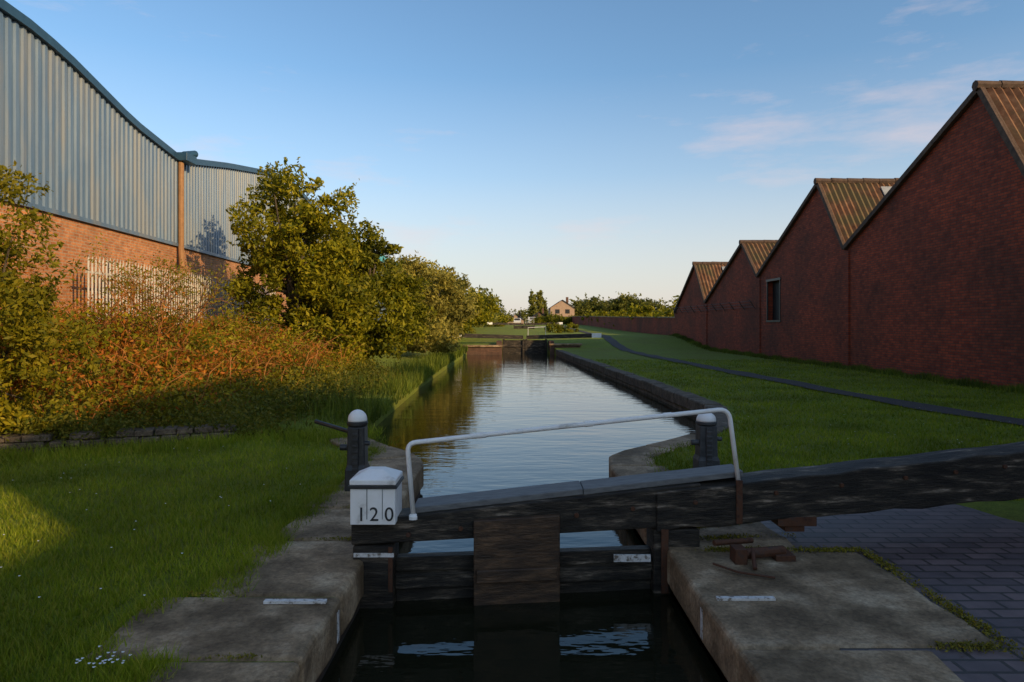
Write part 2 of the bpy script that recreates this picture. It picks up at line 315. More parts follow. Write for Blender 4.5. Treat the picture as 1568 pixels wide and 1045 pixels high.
nb=empty('lock_number_post')
mb=MB(); y0=4.53; x0,x1=-1.075,-.775
mb.box(x0,x1,y0,y0+.28,.262,.50); mb.obj('box_body',M['white'],nb,bevel=.006)
mb=MB(); mb.box(x0-.012,x1+.012,y0-.012,y0+.292,.503,.525); mb.obj('black_band',M['blackiron'],nb,bevel=.003)
mb=MB(); a,b_,c_,d_=x0-.004,x1+.004,y0-.004,y0+.284
mb.add([(a,c_,.526),(b_,c_,.526),(b_,d_,.526),(a,d_,.526),(a,c_,.56),(b_,c_,.56),(b_,d_,.56),(a,d_,.56),(a+.1,c_+.1,.612),(b_-.1,c_+.1,.612),(b_-.1,d_-.1,.612),(a+.1,d_-.1,.612)],
 [(3,2,1,0),(0,1,5,4),(1,2,6,5),(2,3,7,6),(3,0,4,7),(4,5,9,8),(5,6,10,9),(6,7,11,10),(7,4,8,11),(8,9,10,11)])
mb.obj('box_cap',M['white'],nb,bevel=.006)
for ch,xx in (('1',-1.0),('2',-.915),('0',-.815)):
    cu=bpy.data.curves.new('digit','FONT'); cu.body=ch; cu.size=.13; cu.extrude=.002; cu.offset=0; cu.align_x='CENTER'
    o_=bpy.data.objects.new('digit_'+ch,cu); cu.materials.append(M['digit']); o_.location=(xx,y0-.003,.29); o_.rotation_euler=(math.pi/2,0,0); link(o_,nb)
mb=MB(); mb.box(-.965,-.961,y0-.003,y0-.0005,.3,.5); mb.box(-.862,-.859,y0-.003,y0-.0005,.3,.5); mb.obj('board_joints',M['greyiron'],nb)

def post(x,y,w,h,mat,extra):
    e=empty('paddle_gear_post'); mb=MB(); s=w*.707
    mb.lathe((x,y,0),[(s*1.18,0),(s*1.18,h*.28),(s,h*.34),(s*.94,h*.80)],4)
    mb.obj('post_body',mat,e,bevel=.012)
    mb=MB(); r=w*.53
    mb.lathe((x,y,0),[(r*.96,h*.80),(r*1.08,h*.82),(r*1.08,h*.85),(r,h*.86)],20); mb.obj('collar',mat,e)
    mb=MB(); mb.lathe((x,y,0),[(r,h*.861)]+[(r*math.cos(t),h*.88+h*.12*math.sin(t)) for t in np.linspace(0,1.45,8)],20); mb.obj('white_cap',M['white'],e,smooth=True)
    mb=MB(); mb.box(x-w*.16,x+w*.16,y-w*.62,y-w*.48,h*.1,h*.78); mb.tube([(x-w*.5,y-w*.3,h*.55),(x-w*.9,y-w*.3,h*.55)],.03,10); mb.tube([(x+w*.4,y-w*.3,h*.6),(x+w*.75,y-w*.3,h*.6)],.022,10)
    if extra: mb.tube([(x,y,h*.7),(x-.5,y+.35,h*.79)],.022,8)
    for k in range(9): mb.box(x-w*.16,x+w*.16,y-w*.68,y-w*.62,h*(.14+k*.07),h*(.17+k*.07))
    mb.obj('rack_and_spindle',mat,e,bevel=.004)
post(-1.47,6.5,.17,.78,M['blackiron'],True); post(2.02,7.1,.19,.68,M['greyiron'],False)
mb=MB(); mb.tube([(1.5,4.52,.07),(1.83,4.6,.07)],.035,10); mb.box(1.46,1.54,4.46,4.58,.0,.12); mb.tube([(1.6,4.55,.1),(1.55,4.35,.035)],.014,8); mb.box(1.75,1.88,4.52,4.68,.02,.06); mb.tube([(1.36,4.6,.12),(1.66,4.72,.1)],.02,8)
mb.tube([(1.3,4.42,.045),(1.42,4.28,.04),(1.62,4.2,.035)],.008,6)
mb.obj('gate_anchor_gear',M['rust'],bevel=.005)

# ------------------------------------------------------------------ scatter helpers
def leaf_quads(C,size,flat=0.):
    n=len(C); a=rng.normal(size=(n,3)); a/=np.linalg.norm(a,axis=1)[:,None]
    b=rng.normal(size=(n,3)); b-=a*(a*b).sum(1)[:,None]; b/=np.linalg.norm(b,axis=1)[:,None]
    s=(size*rng.uniform(.6,1.35,n))[:,None]
    V=np.stack([C-a*s,C-b*s*.42,C+a*s,C+b*s*.42],1).reshape(-1,3); F=np.arange(4*n).reshape(n,4); return V,F
def crown(ells,nclump,nleaf,cr,size,squash=.75):
    vol=np.array([e[3]**3 for e in ells]); p=vol/vol.sum(); cs=[]
    for _ in range(nclump):
        e=ells[rng.choice(len(ells),p=p)]; d=rng.normal(size=3); d/=np.linalg.norm(d); r=e[3]*rng.uniform(.35,1.02)**.6
        cs.append((e[0]+d[0]*r,e[1]+d[1]*r,e[2]+d[2]*r*(e[4] if len(e)>4 else 1)))
    cs=np.array(cs); out=[]
    for c in cs:
        k=int(nleaf*rng.uniform(.5,1.4)); rr=cr*rng.uniform(.6,1.3); d=rng.normal(size=(k,3))
        d/=np.linalg.norm(d,axis=1)[:,None]; d*=(rng.uniform(.2,1,k)**.5*rr)[:,None]; d[:,2]*=squash; out.append(c+d)
        if rng.random()<.35:
            dirn=rng.normal(size=3); dirn[2]=abs(dirn[2]); dirn/=np.linalg.norm(dirn); t=rng.uniform(.5,2.0,12)[:,None]*rr
            out.append(c+dirn*t+rng.normal(size=(12,3))*.06*rr)
    return cs,np.concatenate(out)
def tree(name,base,ells,nclump,nleaf,cr,size,mat,tr=.14,nl=14):
    e=empty(name); cs,L=crown(ells,nclump,nleaf,cr,size); L=L[L[:,2]>base[2]+.05]
    V,F=leaf_quads(L,size); fast_mesh('foliage',V,F,mat,e)
    mb=MB(); b0=Vector(base); top=Vector((np.mean([q[0] for q in ells]),np.mean([q[1] for q in ells]),max(q[2] for q in ells)))
    tp=[b0.lerp(top,t)+Vector((rng.normal()*.08,rng.normal()*.08,0))*(t>0) for t in np.linspace(0,.9,7)]
    mb.tube(tp,[tr*(1-.85*i/6) for i in range(7)],8)
    for i in range(nl):
        c=Vector(cs[rng.integers(len(cs))]); k=rng.uniform(.08,.6); s=b0.lerp(top,k*.9); mid=s.lerp(c,.5)+Vector((0,0,.15))
        mb.tube([s,mid,c],[tr*.45*(1-k*.5),tr*.25,.012],6)
    mb.obj('trunk_and_limbs',M['bark'],e); return e
def blades(name,X,Y,Z,h,w,mat,lean=.35,parent=None):
    n=len(X); a=rng.uniform(0,2*np.pi,n); hh=h*rng.uniform(.5,1.3,n); ww=w*rng.uniform(.6,1.3,n)
    dx,dy=np.cos(a)*ww,np.sin(a)*ww; b=rng.uniform(0,2*np.pi,n); ln=hh*lean*rng.uniform(.1,1.3,n)
    P=np.stack([X,Y,Z],1)
    V0=P-np.stack([dx,dy,0*dx],1); V1=P+np.stack([dx,dy,0*dx],1)
    V2=P+np.stack([np.cos(b)*ln,np.sin(b)*ln,hh],1)
    return fast_mesh(name,np.stack([V0,V1,V2],1).reshape(-1,3),np.arange(3*n).reshape(n,3),mat,parent)
Hv=np.vectorize(H)

# ------------------------------------------------------------------ left bank vegetation
tree('hawthorn_tree',(-7.0,22,.5),[(-7.35,22,5.95,.95),(-8.1,22.3,4.4,1.1),(-6.4,21.7,3.9,1.5),(-5.9,22,5.3,.95),(-7.3,22,2.9,1.8),(-6.0,22,1.8,1.5),(-7.2,21.6,4.6,1.3),(-7.9,22.4,5.3,.6),(-5.3,21.8,3.0,1.1)],270,105,.42,.085,M['leafA'],.2,22)
tree('sycamore_tree',(-5.4,25,.3),[(-5.5,25,4.7,.85),(-6.2,25.2,3.3,1.3),(-4.7,24.8,3.7,1.1),(-5.1,25,1.9,1.5),(-6.1,24.5,1.2,1.3),(-3.9,25.3,2.5,1.05),(-4.2,24.3,1.2,1.0)],220,105,.42,.09,M['leafB'],.16,16)
tree('willow_tree',(-4.3,33,.2),[(-4.8,33,3.7,1.1),(-3.7,33,3.1,1.15),(-2.9,33.5,2.0,1.1),(-4.6,33,1.5,1.5),(-5.6,33,3.5,1.1),(-3.2,37,2.8,1.2),(-5.0,38,3.7,1.3),(-3.2,31,.9,.9)],240,95,.5,.10,M['leafW'],.16,14)
tree('hawthorn_tree',(-4.2,56,.9),[(-3.6,56,2.9,1.4),(-5,55,3.4,1.8),(-2.6,60,2.5,1.3),(-6.5,50,3.1,1.7),(-4.4,48,2.3,1.5),(-3.6,46,1.7,1.1)],200,80,.6,.15,M['leafA'],.16,10)
tree('elder_bush',(-6.9,8.9,.1),[(-6.9,8.9,2.95,.8),(-6.5,8.7,1.8,.85),(-7.2,9,1.2,.95),(-6.0,8.8,.75,.7),(-7.6,9.1,2.6,.9),(-6.9,8.6,.45,.7),(-6.2,8.9,1.5,.55),(-7.1,8.8,2.1,.9)],230,100,.26,.042,M['leafY'],.07,18)
def thicket(n,nleaf,cr,size,xr,yr,hr):
    C=[]
    for _ in range(n):
        y=rng.uniform(*yr); x=-rng.uniform(xr[0],xr[1]); 
        z=H(x,y)+rng.uniform(hr[0],hr[1])*min(1,max(.15,(abs(x)-3.2)/3+.3))
        k=int(nleaf*rng.uniform(.5,1.5)); d=rng.normal(size=(k,3))*cr*.55; d[:,2]*=.7; C.append(np.array([x,y,z])+d)
    L=np.concatenate(C); return leaf_quads(L,size)
V,F=thicket(380,80,.36,.045,(4.6,9.2),(9.5,24),(.05,.6)); fast_mesh('bramble_thicket',V,F,M['leafY'])
V,F=thicket(34,150,.42,.045,(5.4,8.2),(10.5,19),(.7,1.15)); fast_mesh('bramble_thicket',V,F,M['leafA'])
V,F=thicket(260,80,.34,.04,(3.2,6.0),(9.7,20),(.0,.45)); fast_mesh('bramble_thicket',V,F,M['leafG'])
V,F=thicket(340,90,.4,.045,(5.2,9.6),(9.6,21),(.1,.75)); e=empty('dry_undergrowth'); fast_mesh('dead_leaves',V,F,M['leafO'],e)
mb=MB()
for _ in range(420):
    x=-rng.uniform(4.9,9.6); y=rng.uniform(9.4,22); 
    z=H(x,y); l=rng.uniform(.5,1.5); a=rng.uniform(0,6.28); s=rng.uniform(.2,.7)*l
    p0=Vector((x,y,z)); p2=p0+Vector((math.cos(a)*s,math.sin(a)*s,l*.75)); p1=p0.lerp(p2,.5)+Vector((0,0,l*.22)); p3=p2+Vector((math.cos(a)*s*.5,math.sin(a)*s*.5,-.05*l))
    mb.tube([p0,p1,p2,p3],[.009,.007,.005,.003],3,cap=False)
mb.obj('bramble_stems',M['twig'],e)
def shrub(name,base,h,nst,leafm,nl):
    e=empty(name); mb=MB(); tips=[]
    def br(p,d,l,r,dep):
        pts=[p]; dd=d.copy()
        for i in range(4):
            dd=(dd+Vector((rng.normal(),rng.normal(),rng.normal()*.5))*.14).normalized(); pts.append(pts[-1]+dd*l/4)
        mb.tube(pts,[r*(1-.15*i) for i in range(5)],4,cap=False)
        if dep==0: tips.append(pts[-1]); tips.append(pts[2]); return
        for i in range(3 if dep>1 else 4):
            k=rng.integers(2,5); nd=(dd+Vector((rng.normal(),rng.normal(),rng.normal()*.6+.15))*.6).normalized(); br(pts[k],nd,l*.62,r*.5,dep-1)
    for i in range(nst):
        a=rng.uniform(0,6.28); br(Vector(base)+Vector((rng.normal()*.2,rng.normal()*.2,0)),Vector((math.cos(a)*.45,math.sin(a)*.45,1)).normalized(),h*.45,.028,3)
    mb.obj('branches',M['twig'],e)
    T=np.array([tuple(t) for t in tips]); L=np.repeat(T,nl,0)+rng.normal(size=(len(T)*nl,3))*.07
    V,F=leaf_quads(L,.03); fast_mesh('leaves',V,F,leafm,e)
shrub('budding_shrub',(-6.9,13.2,.6),2.7,7,M['leafY'],6)
shrub('budding_shrub',(-7.6,11.4,.6),2.9,5,M['leafO'],4)
shrub('budding_shrub',(-8.9,15.5,.8),1.9,4,M['leafO'],3)
mb=MB(); 
pts=[(-9,7.6),(-5.8,8.5),(-3.7,9.3)]
for a,b_ in zip(pts[:-1],pts[1:]):
    a=Vector(a); b_=Vector(b_); Ln=(b_-a).length
    for row in range(3):
        t=0
        while t<Ln-.1:
            l=random.uniform(.13,.34); p=a+(b_-a)*(t/Ln); q=a+(b_-a)*(min(Ln,t+l-.012)/Ln); jo=Vector((0,1))*random.uniform(0,.04)+Vector((.0,.03))*row
            if row<2 or random.random()<.7: mb.wallseg(p+jo,q+jo,.3,-.05+row*.085,.03+row*.085+random.uniform(-.008,.004))
            t+=l
mb.obj('low_stone_wall',M['stonedark'],bevel=.014)
# brambles trailing over the low wall
C=[]
for _ in range(46):
    t=rng.uniform(0,1); a=np.array([-7.6,8.05,.2]); b_=np.array([-3.6,9.4,.2]); c0=a+(b_-a)*t+np.array([0,rng.uniform(-.02,.35),rng.uniform(-.05,.12)]); C.append(c0+rng.normal(size=(80,3))*np.array([.16,.12,.08]))
V,F=leaf_quads(np.concatenate(C),.03); fast_mesh('bramble_thicket',V,F,M['leafG'])
n=3800; y=rng.uniform(9.9,24,n); xl=np.array([XL(t) for t in y]); x=xl+.15-np.abs(rng.normal(size=n))*.75
tuft=np.clip(.55+.6*np.sin(y*2.3+x)*np.sin(y*.9+1),.25,1.2)
blades('reed_bed',x,y,Hv(x,y)-.1,.62*tuft,.011,M['reed'],.45)
n=3500; y=rng.uniform(22,41,n); xl=np.array([XL(t) for t in y]); x=xl+.1-np.abs(rng.normal(size=n))*.6
blades('reed_bed',x,y,Hv(x,y)-.1,.4,.02,M['reed'],.4)
def dens(n,x0,x1,y0,y1):
    u=rng.uniform(0,1,n); Y=1/(1/y0+u*(1/y1-1/y0)) ; return rng.uniform(x0,x1,n),Y
x,y=dens(190000,-7.5,-1.5,2.2,9.6)
edge=np.where(y<3.22,-1.66,np.where(y<3.98,-2.03,-1.76))-.06*np.sin(y*1.9)-.07*np.sin(y*5.3+1)+ .1*np.maximum(0,np.sin(y*11+2))+ rng.normal(size=len(x))*.05
k=(x<edge)&(x>-.95*y-.6)&((y<8.8)|(x>-4.6)); x,y=x[k],y[k]
patch=.6+.5*np.sin(x*1.3+2*np.sin(y*.9))*np.sin(y*1.7+x*.6)
blades('grass',x,y,Hv(x,y)-.004,.045*(1+.35*patch)*(.85+.03*y),.0028+.00035*y,M['blade'],.7)
n=7000; x=rng.uniform(-7.5,-1.9,n); y=9.0+rng.normal(size=n)*.3+(x+3.7)*.35*(x<-3.7)+(x>-3.7)*.6
blades('long_grass',x,y,Hv(x,y)-.01,.14,.006,M['blade'],.7)
P=[]
for _ in range(70):
    yy_=rng.uniform(2.5,8.5); ee=-1.68 if yy_<3.22 else (-2.0 if yy_<3.98 else -1.76); c_=np.array([ee+rng.normal()*.05,yy_]); P.append(c_+rng.normal(size=(90,2))*np.array([.045,.07]))
P=np.concatenate(P); blades('grass_tufts',P[:,0],P[:,1],np.zeros(len(P))+.0,.085,.0035,M['blade'],.9)
x,y=dens(130000,1.5,13,6.1,30)
k=(x>np.array([XR(t) for t in y])+.42+.05*rng.normal(size=len(x)))&(x<11.9)&(x<.8*y+1)&(np.abs(x-np.interp(y,[c[1] for c in cp],[c[0] for c in cp]))>.3); x,y=x[k],y[k]
blades('grass',x,y,Hv(x,y)-.004,.055,.003+.0005*y,M['blade'],.7)
n=14000; y=rng.uniform(13,50,n); x=11.95-np.abs(rng.normal(size=n))*.2; blades('wall_foot_weeds',x,y,Hv(x,y),.17*(.6+.6*np.sin(y*1.7)**2),.014,M['reed'],.5)
def mosscloud(pts,w,n):
    P=[]
    for (a,b_) in pts:
        a=np.array(a);b_=np.array(b_); nn=int(n*min(1.6,np.linalg.norm(b_-a)/1.2)); t=rng.uniform(0,1,nn)[:,None]; q=a+(b_-a)*t; q=q+rng.normal(size=(nn,2))*w; P.append(q)
    P=np.concatenate(P); P=P[(np.sin(P[:,0]*9)+np.sin(P[:,1]*7+1)+rng.normal(size=len(P))*.8)>-.4]
    return leaf_quads(np.column_stack([P,rng.uniform(.018,.034,len(P))]),.010)
V,F=mosscloud([((2.44,2.0),(2.44,4.75)),((2.43,4.75),(1.35,4.77)),((1.3,5.0),(2.1,5.1)),((1.3,5.6),(2.0,5.6)),((2.05,3.33),(2.42,3.33)),((1.15,5.2),(1.9,5.45))],.024,2200); fast_mesh('moss',V,F,M['moss'])
V,F=mosscloud([((-1.6,3.98),(-1.9,3.98)),((-1.75,5.),(-1.1,5.0)),((-1.6,3.22),(-1.2,3.22)),((-1.8,5.85),(-1.2,5.85))],.015,900); fast_mesh('moss',V,F,M['moss'])
n=260; x=np.concatenate([rng.uniform(-5,-2,60),rng.normal(-1.86,.08,26),rng.uniform(2.2,11,180)]); y=np.concatenate([rng.uniform(3.2,8.5,60),rng.normal(3.12,.05,26),rng.uniform(8,22,180)])
k=(x<-1.75)|(x>np.array([XR(t) for t in y])+.5); x,y=x[k],y[k]; C=np.column_stack([x,y,Hv(x,y)+.06]); r=.008
ang=np.linspace(0,2*np.pi,7)[:-1]; V=(C[:,None,:]+np.stack([np.cos(ang)*r,np.sin(ang)*r,0*ang+.002*np.cos(ang*2)],1)[None]).reshape(-1,3); fast_mesh('daisies',V,np.arange(len(V)).reshape(-1,6),M['petal'])

# ------------------------------------------------------------------ left shed
sh=empty('corrugated_shed')
def wx(y): return -11.1+.061*(28-y)
prof=[(0,7.4),(5,7.8),(10,8.0),(13.5,7.97),(14.6,7.95),(15.8,7.8),(17.2,7.53),(18.85,7.2),(22,6.9),(22.01,6.9),(26.2,7.7),(32.2,8.7),(36,9.0),(42,8.4),(48,7.2)]
def rz(y): return float(np.interp(y,[p[0] for p in prof],[p[1] for p in prof]))
V=[];F=[];yv=0.;pitch=.24
while yv<48:
    for dy,dx in ((0,0),(.10,0),(.125,.045),(.215,.045)):
        yy_=yv+dy; V+=[(wx(yy_)+dx,yy_,4.12),(wx(yy_)+dx,yy_,rz(yy_))]
    yv+=pitch
for i in range(len(V)//2-1): F.append((2*i,2*i+2,2*i+3,2*i+1))
mesh_obj('metal_cladding',V,F,M['cladding'],sh)
mb=MB()
for a,b_ in [(0,10),(10,22),(22,35),(35,48)]:
    mb.wallseg((wx(a)-.02,a),(wx(b_)-.02,b_),.35,-.5,4.14)
mb.obj('brick_plinth',M['orangebrick'],sh)
mb=MB(); mb.wallseg((wx(0)+.07,0),(wx(48)+.07,48),.1,4.06,4.16); mb.obj('flashing',M['cladding'],sh)
V=[];F=[]
ysr=list(np.arange(0,22,.8))+[21.99,22.01]+list(np.arange(22.8,48,.8))
for i,yy_ in enumerate(ysr):
    z=rz(yy_); x=wx(yy_); V+=[(x+.13,yy_,z-.14),(x+.13,yy_,z+.06),(x-25,yy_,z+.06),(x-25,yy_,z-.14)]
    if i: 
        a=4*(i-1);b_=4*i; F+=[(a,b_,b_+1,a+1),(a+1,b_+1,b_+2,a+2),(a+3,a,b_,b_+3)]
mesh_obj('curved_roof',V,F,M['trim'],sh)
mb=MB(); mb.tube([(wx(22)+.14,21.85,6.75),(wx(22)+.14,21.85,4.0),(wx(22)+.2,21.8,3.4)],.09,10); mb.obj('downpipe',M['pipe'],sh)
mb=MB(); mb.box(wx(22)+.05,wx(22)+.4,21.7,22.4,6.78,7.05); mb.tube([(wx(22)+.2,21.9,7.0),(wx(22)+.3,22.5,7.18)],.12,8); mb.obj('rain_hopper',M['trim'],sh,bevel=.02)
mb=MB(); mb.wallseg((wx(10)+.85,10),(wx(31)+.85,31),.3,-.2,1.3); 
mb.obj('retaining_wall',M['orangebrick'],bevel=.01)
pf=empty('palisade_fence'); mb=MB(); yv=15.5
while yv<30.5:
    x=wx(yv)+.7; mb.add([(x,yv,1.3),(x,yv+.07,1.3),(x+.02,yv+.035,1.3),(x,yv,3.05),(x,yv+.07,3.05),(x+.02,yv+.035,3.2)],[(0,1,4,3),(1,2,5,4),(2,0,3,5),(3,4,5)]); yv+=.155
mb.obj('pales',M['fence'],pf)
mb=MB(); mb.wallseg((wx(15.5)+.69,15.5),(wx(30.5)+.69,30.5),.04,1.55,1.6); mb.wallseg((wx(15.5)+.69,15.5),(wx(30.5)+.69,30.5),.04,2.75,2.8)
for yv in np.arange(16.5,31,2.75): mb.box(wx(yv)+.6,wx(yv)+.66,yv,yv+.06,1.1,3.1)
mb.obj('rails_and_posts',M['fence'],pf)
ts=empty('teal_warehouse'); mb=MB(); mb.box(-40,-12.9,58,86,0,7.6); mb.obj('walls',M['cladding'],ts)
mb=MB(); mb.add([(-12.6,57.7,7.6),(-12.6,86,7.6),(-24,57.7,10.5),(-24,86,10.5),(-12.6,57.7,8.3),(-12.6,86,8.3),(-24,57.7,11),(-24,86,11)],[(0,1,5,4),(4,5,7,6),(0,4,6,2),(0,2,3,1)]); mb.obj('roof',M['teal'],ts)
ts=empty('pale_gable_warehouse'); mb=MB(); mb.add([(-17,125,0),(-9.5,125,0),(-9.5,125,5.5),(-13.2,125,7.8),(-17,125,5.5),(-17,150,0),(-9.5,150,0),(-9.5,150,5.5),(-13.2,150,7.8),(-17,150,5.5)],[(0,1,2,3,4),(1,6,7,2),(0,4,9,5)]); mb.obj('walls',M['render'],ts)
mb=MB(); mb.add([(-9.2,124.7,5.4),(-13.2,124.7,8.0),(-17.4,124.7,5.4),(-9.2,150,5.4),(-13.2,150,8.0),(-17.4,150,5.4)],[(0,3,4,1),(1,4,5,2)]); mb.obj('roof',M['roof'],ts)

# ------------------------------------------------------------------ right brick works
bw=empty('brick_works'); WX=12.0
gab=[(1.02,5.9,2.2,6.3,6.1,4.3),(6.1,4.3,8.2,7.6,15.3,4.3),(15.3,4.3,17.4,7.6,24.5,4.3),(24.5,4.3,26.6,7.07,33.2,3.9),(33.2,3.9,35.4,5.75,42.2,2.9),(42.2,2.9,44.6,5.45,50.2,2.4)]
mb=MB(); rf=MB(); rd=MB(); sk=MB(); ver=MB()
for gi,(a,za,p,zp,c,zc) in enumerate(gab):
    if gi==3:
        def top(y): return zp+(zc-zp)*(y-p)/(c-p)
        w0,w1,wz0,wz1=30.5,32.1,1.75,3.55
        mb.add([(WX,a,-.3),(WX,w0,-.3),(WX,w0,top(w0)),(WX,p,zp),(WX,a,za)],[(4,3,2,1,0)])
        mb.add([(WX,w0,-.3),(WX,w1,-.3),(WX,w1,wz0),(WX,w0,wz0)],[(3,2,1,0)])
        mb.add([(WX,w0,wz1),(WX,w1,wz1),(WX,w1,top(w1)),(WX,w0,top(w0))],[(3,2,1,0)])
        mb.add([(WX,w1,-.3),(WX,c,-.3),(WX,c,zc),(WX,w1,top(w1))],[(3,2,1,0)])
        mb.add([(WX,w0,wz0),(WX+.3,w0,wz0),(WX+.3,w0,wz1),(WX,w0,wz1),(WX,w1,wz0),(WX+.3,w1,wz0),(WX+.3,w1,wz1),(WX,w1,wz1)],[(0,1,2,3),(4,7,6,5),(0,4,5,1),(3,2,6,7)])
    else:
        mb.add([(WX,a,-.3),(WX,c,-.3),(WX,c,zc),(WX,p,zp),(WX,a,za)],[(4,3,2,1,0)])
    mb.box(WX-.055,WX-.002,a-.25,a+.25,-.3,za-.12)
    for (y0,z0,y1,z1,kk) in ((a,za,p,zp,0),(c,zc,p,zp,1)):
        xsr=np.arange(WX-.12,WX+(14 if kk==0 else 26),.055 if kk==0 else .5); V=[];F=[]
        nrm=Vector((0,-(z1-z0),(y1-y0))).normalized()
        if nrm.z<0: nrm=-nrm
        for i,x in enumerate(xsr):
            o_=.05+ (.035*math.sin(2*math.pi*x/.22) if kk==0 else 0)
            V+=[(x,y0+nrm.y*o_,z0+nrm.z*o_),(x,y1+nrm.y*o_,z1+nrm.z*o_)]
            if i: F.append((2*i-2,2*i,2*i+1,2*i-1))
        rf.add(V,F)
        e0=Vector((WX-.14,y0,z0)); e1=Vector((WX-.14,y1,z1)); q=nrm*.08; w=Vector((.13,0,0))
        ver.add([e0-q,e1-q,e1+q,e0+q,e0-q+w,e1-q+w,e1+q+w,e0+q+w],[(0,1,2,3),(7,6,5,4),(3,2,6,7),(0,4,5,1),(0,3,7,4),(1,5,6,2)])
    for xx in np.arange(WX-.2,WX+13,.62): rd.tube([(xx,p,zp+.06+random.uniform(-.015,.015)),(xx+.6,p,zp+.06)],[.13,.12],8)
    if gi in (1,3,5):
        d=Vector((0,p-a,zp-za)); nrm=Vector((0,-d.z,d.y)).normalized()
        for x0 in ([13.6] if gi!=3 else [14.2,15.6,17.]):
            b0=Vector((x0,a,za))+d*.12+nrm*.13; b1=Vector((x0,a,za))+d*.9+nrm*.13; w=Vector((1.2,0,0)); t=nrm*-.05
            sk.add([b0,b0+w,b1+w,b1,b0+t,b0+w+t,b1+w+t,b1+t],[(0,1,2,3),(0,4,5,1),(1,5,6,2),(2,6,7,3),(3,7,4,0)])
mb.obj('gable_walls',M['bricksx'],bw)
rf.obj('corrugated_roofs',M['roof'],bw,smooth=False); ver.obj('verges',M['tile'],bw,bevel=.01); rd.obj('ridge_tiles',M['tile'],bw); sk.obj('skylights',M['skylight'],bw)
mb=MB(); mb.box(WX+.26,WX+.29,30.5,32.1,1.75,3.55); mb.obj('window_glass',M['darkglass'],bw)
mb=MB(); 
for yv in (30.5,32.04): mb.box(WX-.03,WX+.03,yv,yv+.06,1.75,3.55)
mb.box(WX-.04,WX+.04,30.45,32.15,1.66,1.748); mb.box(WX-.04,WX+.04,30.45,32.15,3.552,3.65); mb.obj('window_frame',M['blackiron'],bw)
mb=MB(); mb.box(WX+.001,WX+26,50.2,50.5,-.3,2.4); mb.obj('end_walls',M['bricksy'],bw)
st=empty('unseen_shadow_block'); mb=MB(); mb.box(WX-.1,WX+14,-26,.9,-.3,6.7); mb.box(WX+.1,WX+9,-8,-1.6,6.75,8.3); mb.obj('walls',M['bricksx'],st)  # unseen building, added to shade the lock; raised box shapes the lawn's shadow edge
mb=MB(); mb.add([(WX-.3,-26.2,6.7),(WX+14.2,-26.2,6.7),(WX+14.2,1.0,6.7),(WX-.3,1.0,6.7),(WX+.4,-22,7.0),(WX+6,-22,7.0),(WX+.4,-5.2,7.2),(WX+6,-5.2,7.2),(WX+.4,.95,7.2),(WX+6,.95,7.2)],[(0,1,5,4),(1,2,9,7,5),(2,3,8,9),(3,0,4,6,8),(4,5,7,6),(6,7,9,8),(3,2,1,0)])
mb.box(WX,WX+9.1,-8.1,-1.5,8.303,8.42); mb.obj('roof',M['roof'],st)
mb=MB(); ptsb=[(12.0,50.2),(12.0,80),(12.2,110),(11.5,150),(10,190)]; hb=[2.0,2.3,2.7,3.0,3.2]
for i in range(4): mb.wallseg(ptsb[i],ptsb[i+1],-.3,-.3,hb[i],-.3,hb[i+1])
mb.obj('boundary_wall',M['bricksx'])
mb=MB()
for i in range(4): 
    a=Vector(ptsb[i])-Vector((.06,0)); b_=Vector(ptsb[i+1])-Vector((.06,0)); mb.wallseg(a,b_,-.42,hb[i]+.002,hb[i]+.1,hb[i+1]+.002,hb[i+1]+.1)
mb.obj('wall_coping',M['stone'])
mb=MB()
for yv in np.arange(33.5,50,1.6):
    mb.tube([(WX-.05,yv,2.3),(WX-.35,yv,2.75)],.02,5)
for k_ in range(3): mb.tube([(WX-.12-.1*k_,33.5,2.42+.14*k_),(WX-.12-.1*k_,50,2.42+.14*k_)],.008,4)
mb.obj('security_wire',M['blackiron'])

# ------------------------------------------------------------------ next lock & distance
def farlock(y,z,xl,xr):
    nl_=empty('lock_gate'); mb=MB(); mb.box(xl,xr,y,y+.25,z-1.2,z-.05)
    c=(xl+xr)/2
    for x in (xl,c-.15,c+.02,xr-.14): mb.box(x,x+.13,y-.1,y-.002,z-1.2,z+.02)
    mb.box(xl,xr,y-.07,y-.003,z-.5,z-.38); mb.obj('gate_leaves',M['wood'],nl_)
    mb=MB(); mb.beam((xl-2.6,y-.4,z+.38),(c-.1,y-.05,z+.25),.26,.24,.3,.3); mb.beam((c+.1,y-.05,z+.25),(xr+2.8,y-.4,z+.38),.24,.26,.3,.3); mb.obj('balance_beams',M['wood'],nl_)
    mb=MB(); mb.beam((xl-3.2,y-.45,z+.4),(xl-2.6,y-.4,z+.385),.28,.27,.3,.3); mb.beam((xr+2.8,y-.4,z+.385),(xr+3.4,y-.45,z+.4),.27,.28,.3,.3)
    mb.tube([(c+.2,y,z+.2),(c+.2,y,z+.75),(xr-.1,y,z+.8),(xr-.1,y,z+.2)],.018,6); mb.obj('white_ends_and_rail',M['white'],nl_)
farlock(43.6,.58,-.6,2.25)
farlock(84,1.35,.2,2.8)
mb=MB(); mb.box(-2.9,-.62,41.5,41.78,-.6,.16); mb.box(2.33,4.2,41.9,42.2,-.6,.25); mb.box(2.31,2.6,42.2,44,-.6,.5); mb.box(-.95,-.63,41.8,44,-.6,.5); mb.obj('wing_wall',M['bricksy'])
mb=MB(); mb.box(-3.0,-.58,41.4,41.85,.162,.28); mb.box(2.28,4.3,41.8,42.3,.252,.36); mb.obj('wing_wall_coping',M['stone'],bevel=.02)
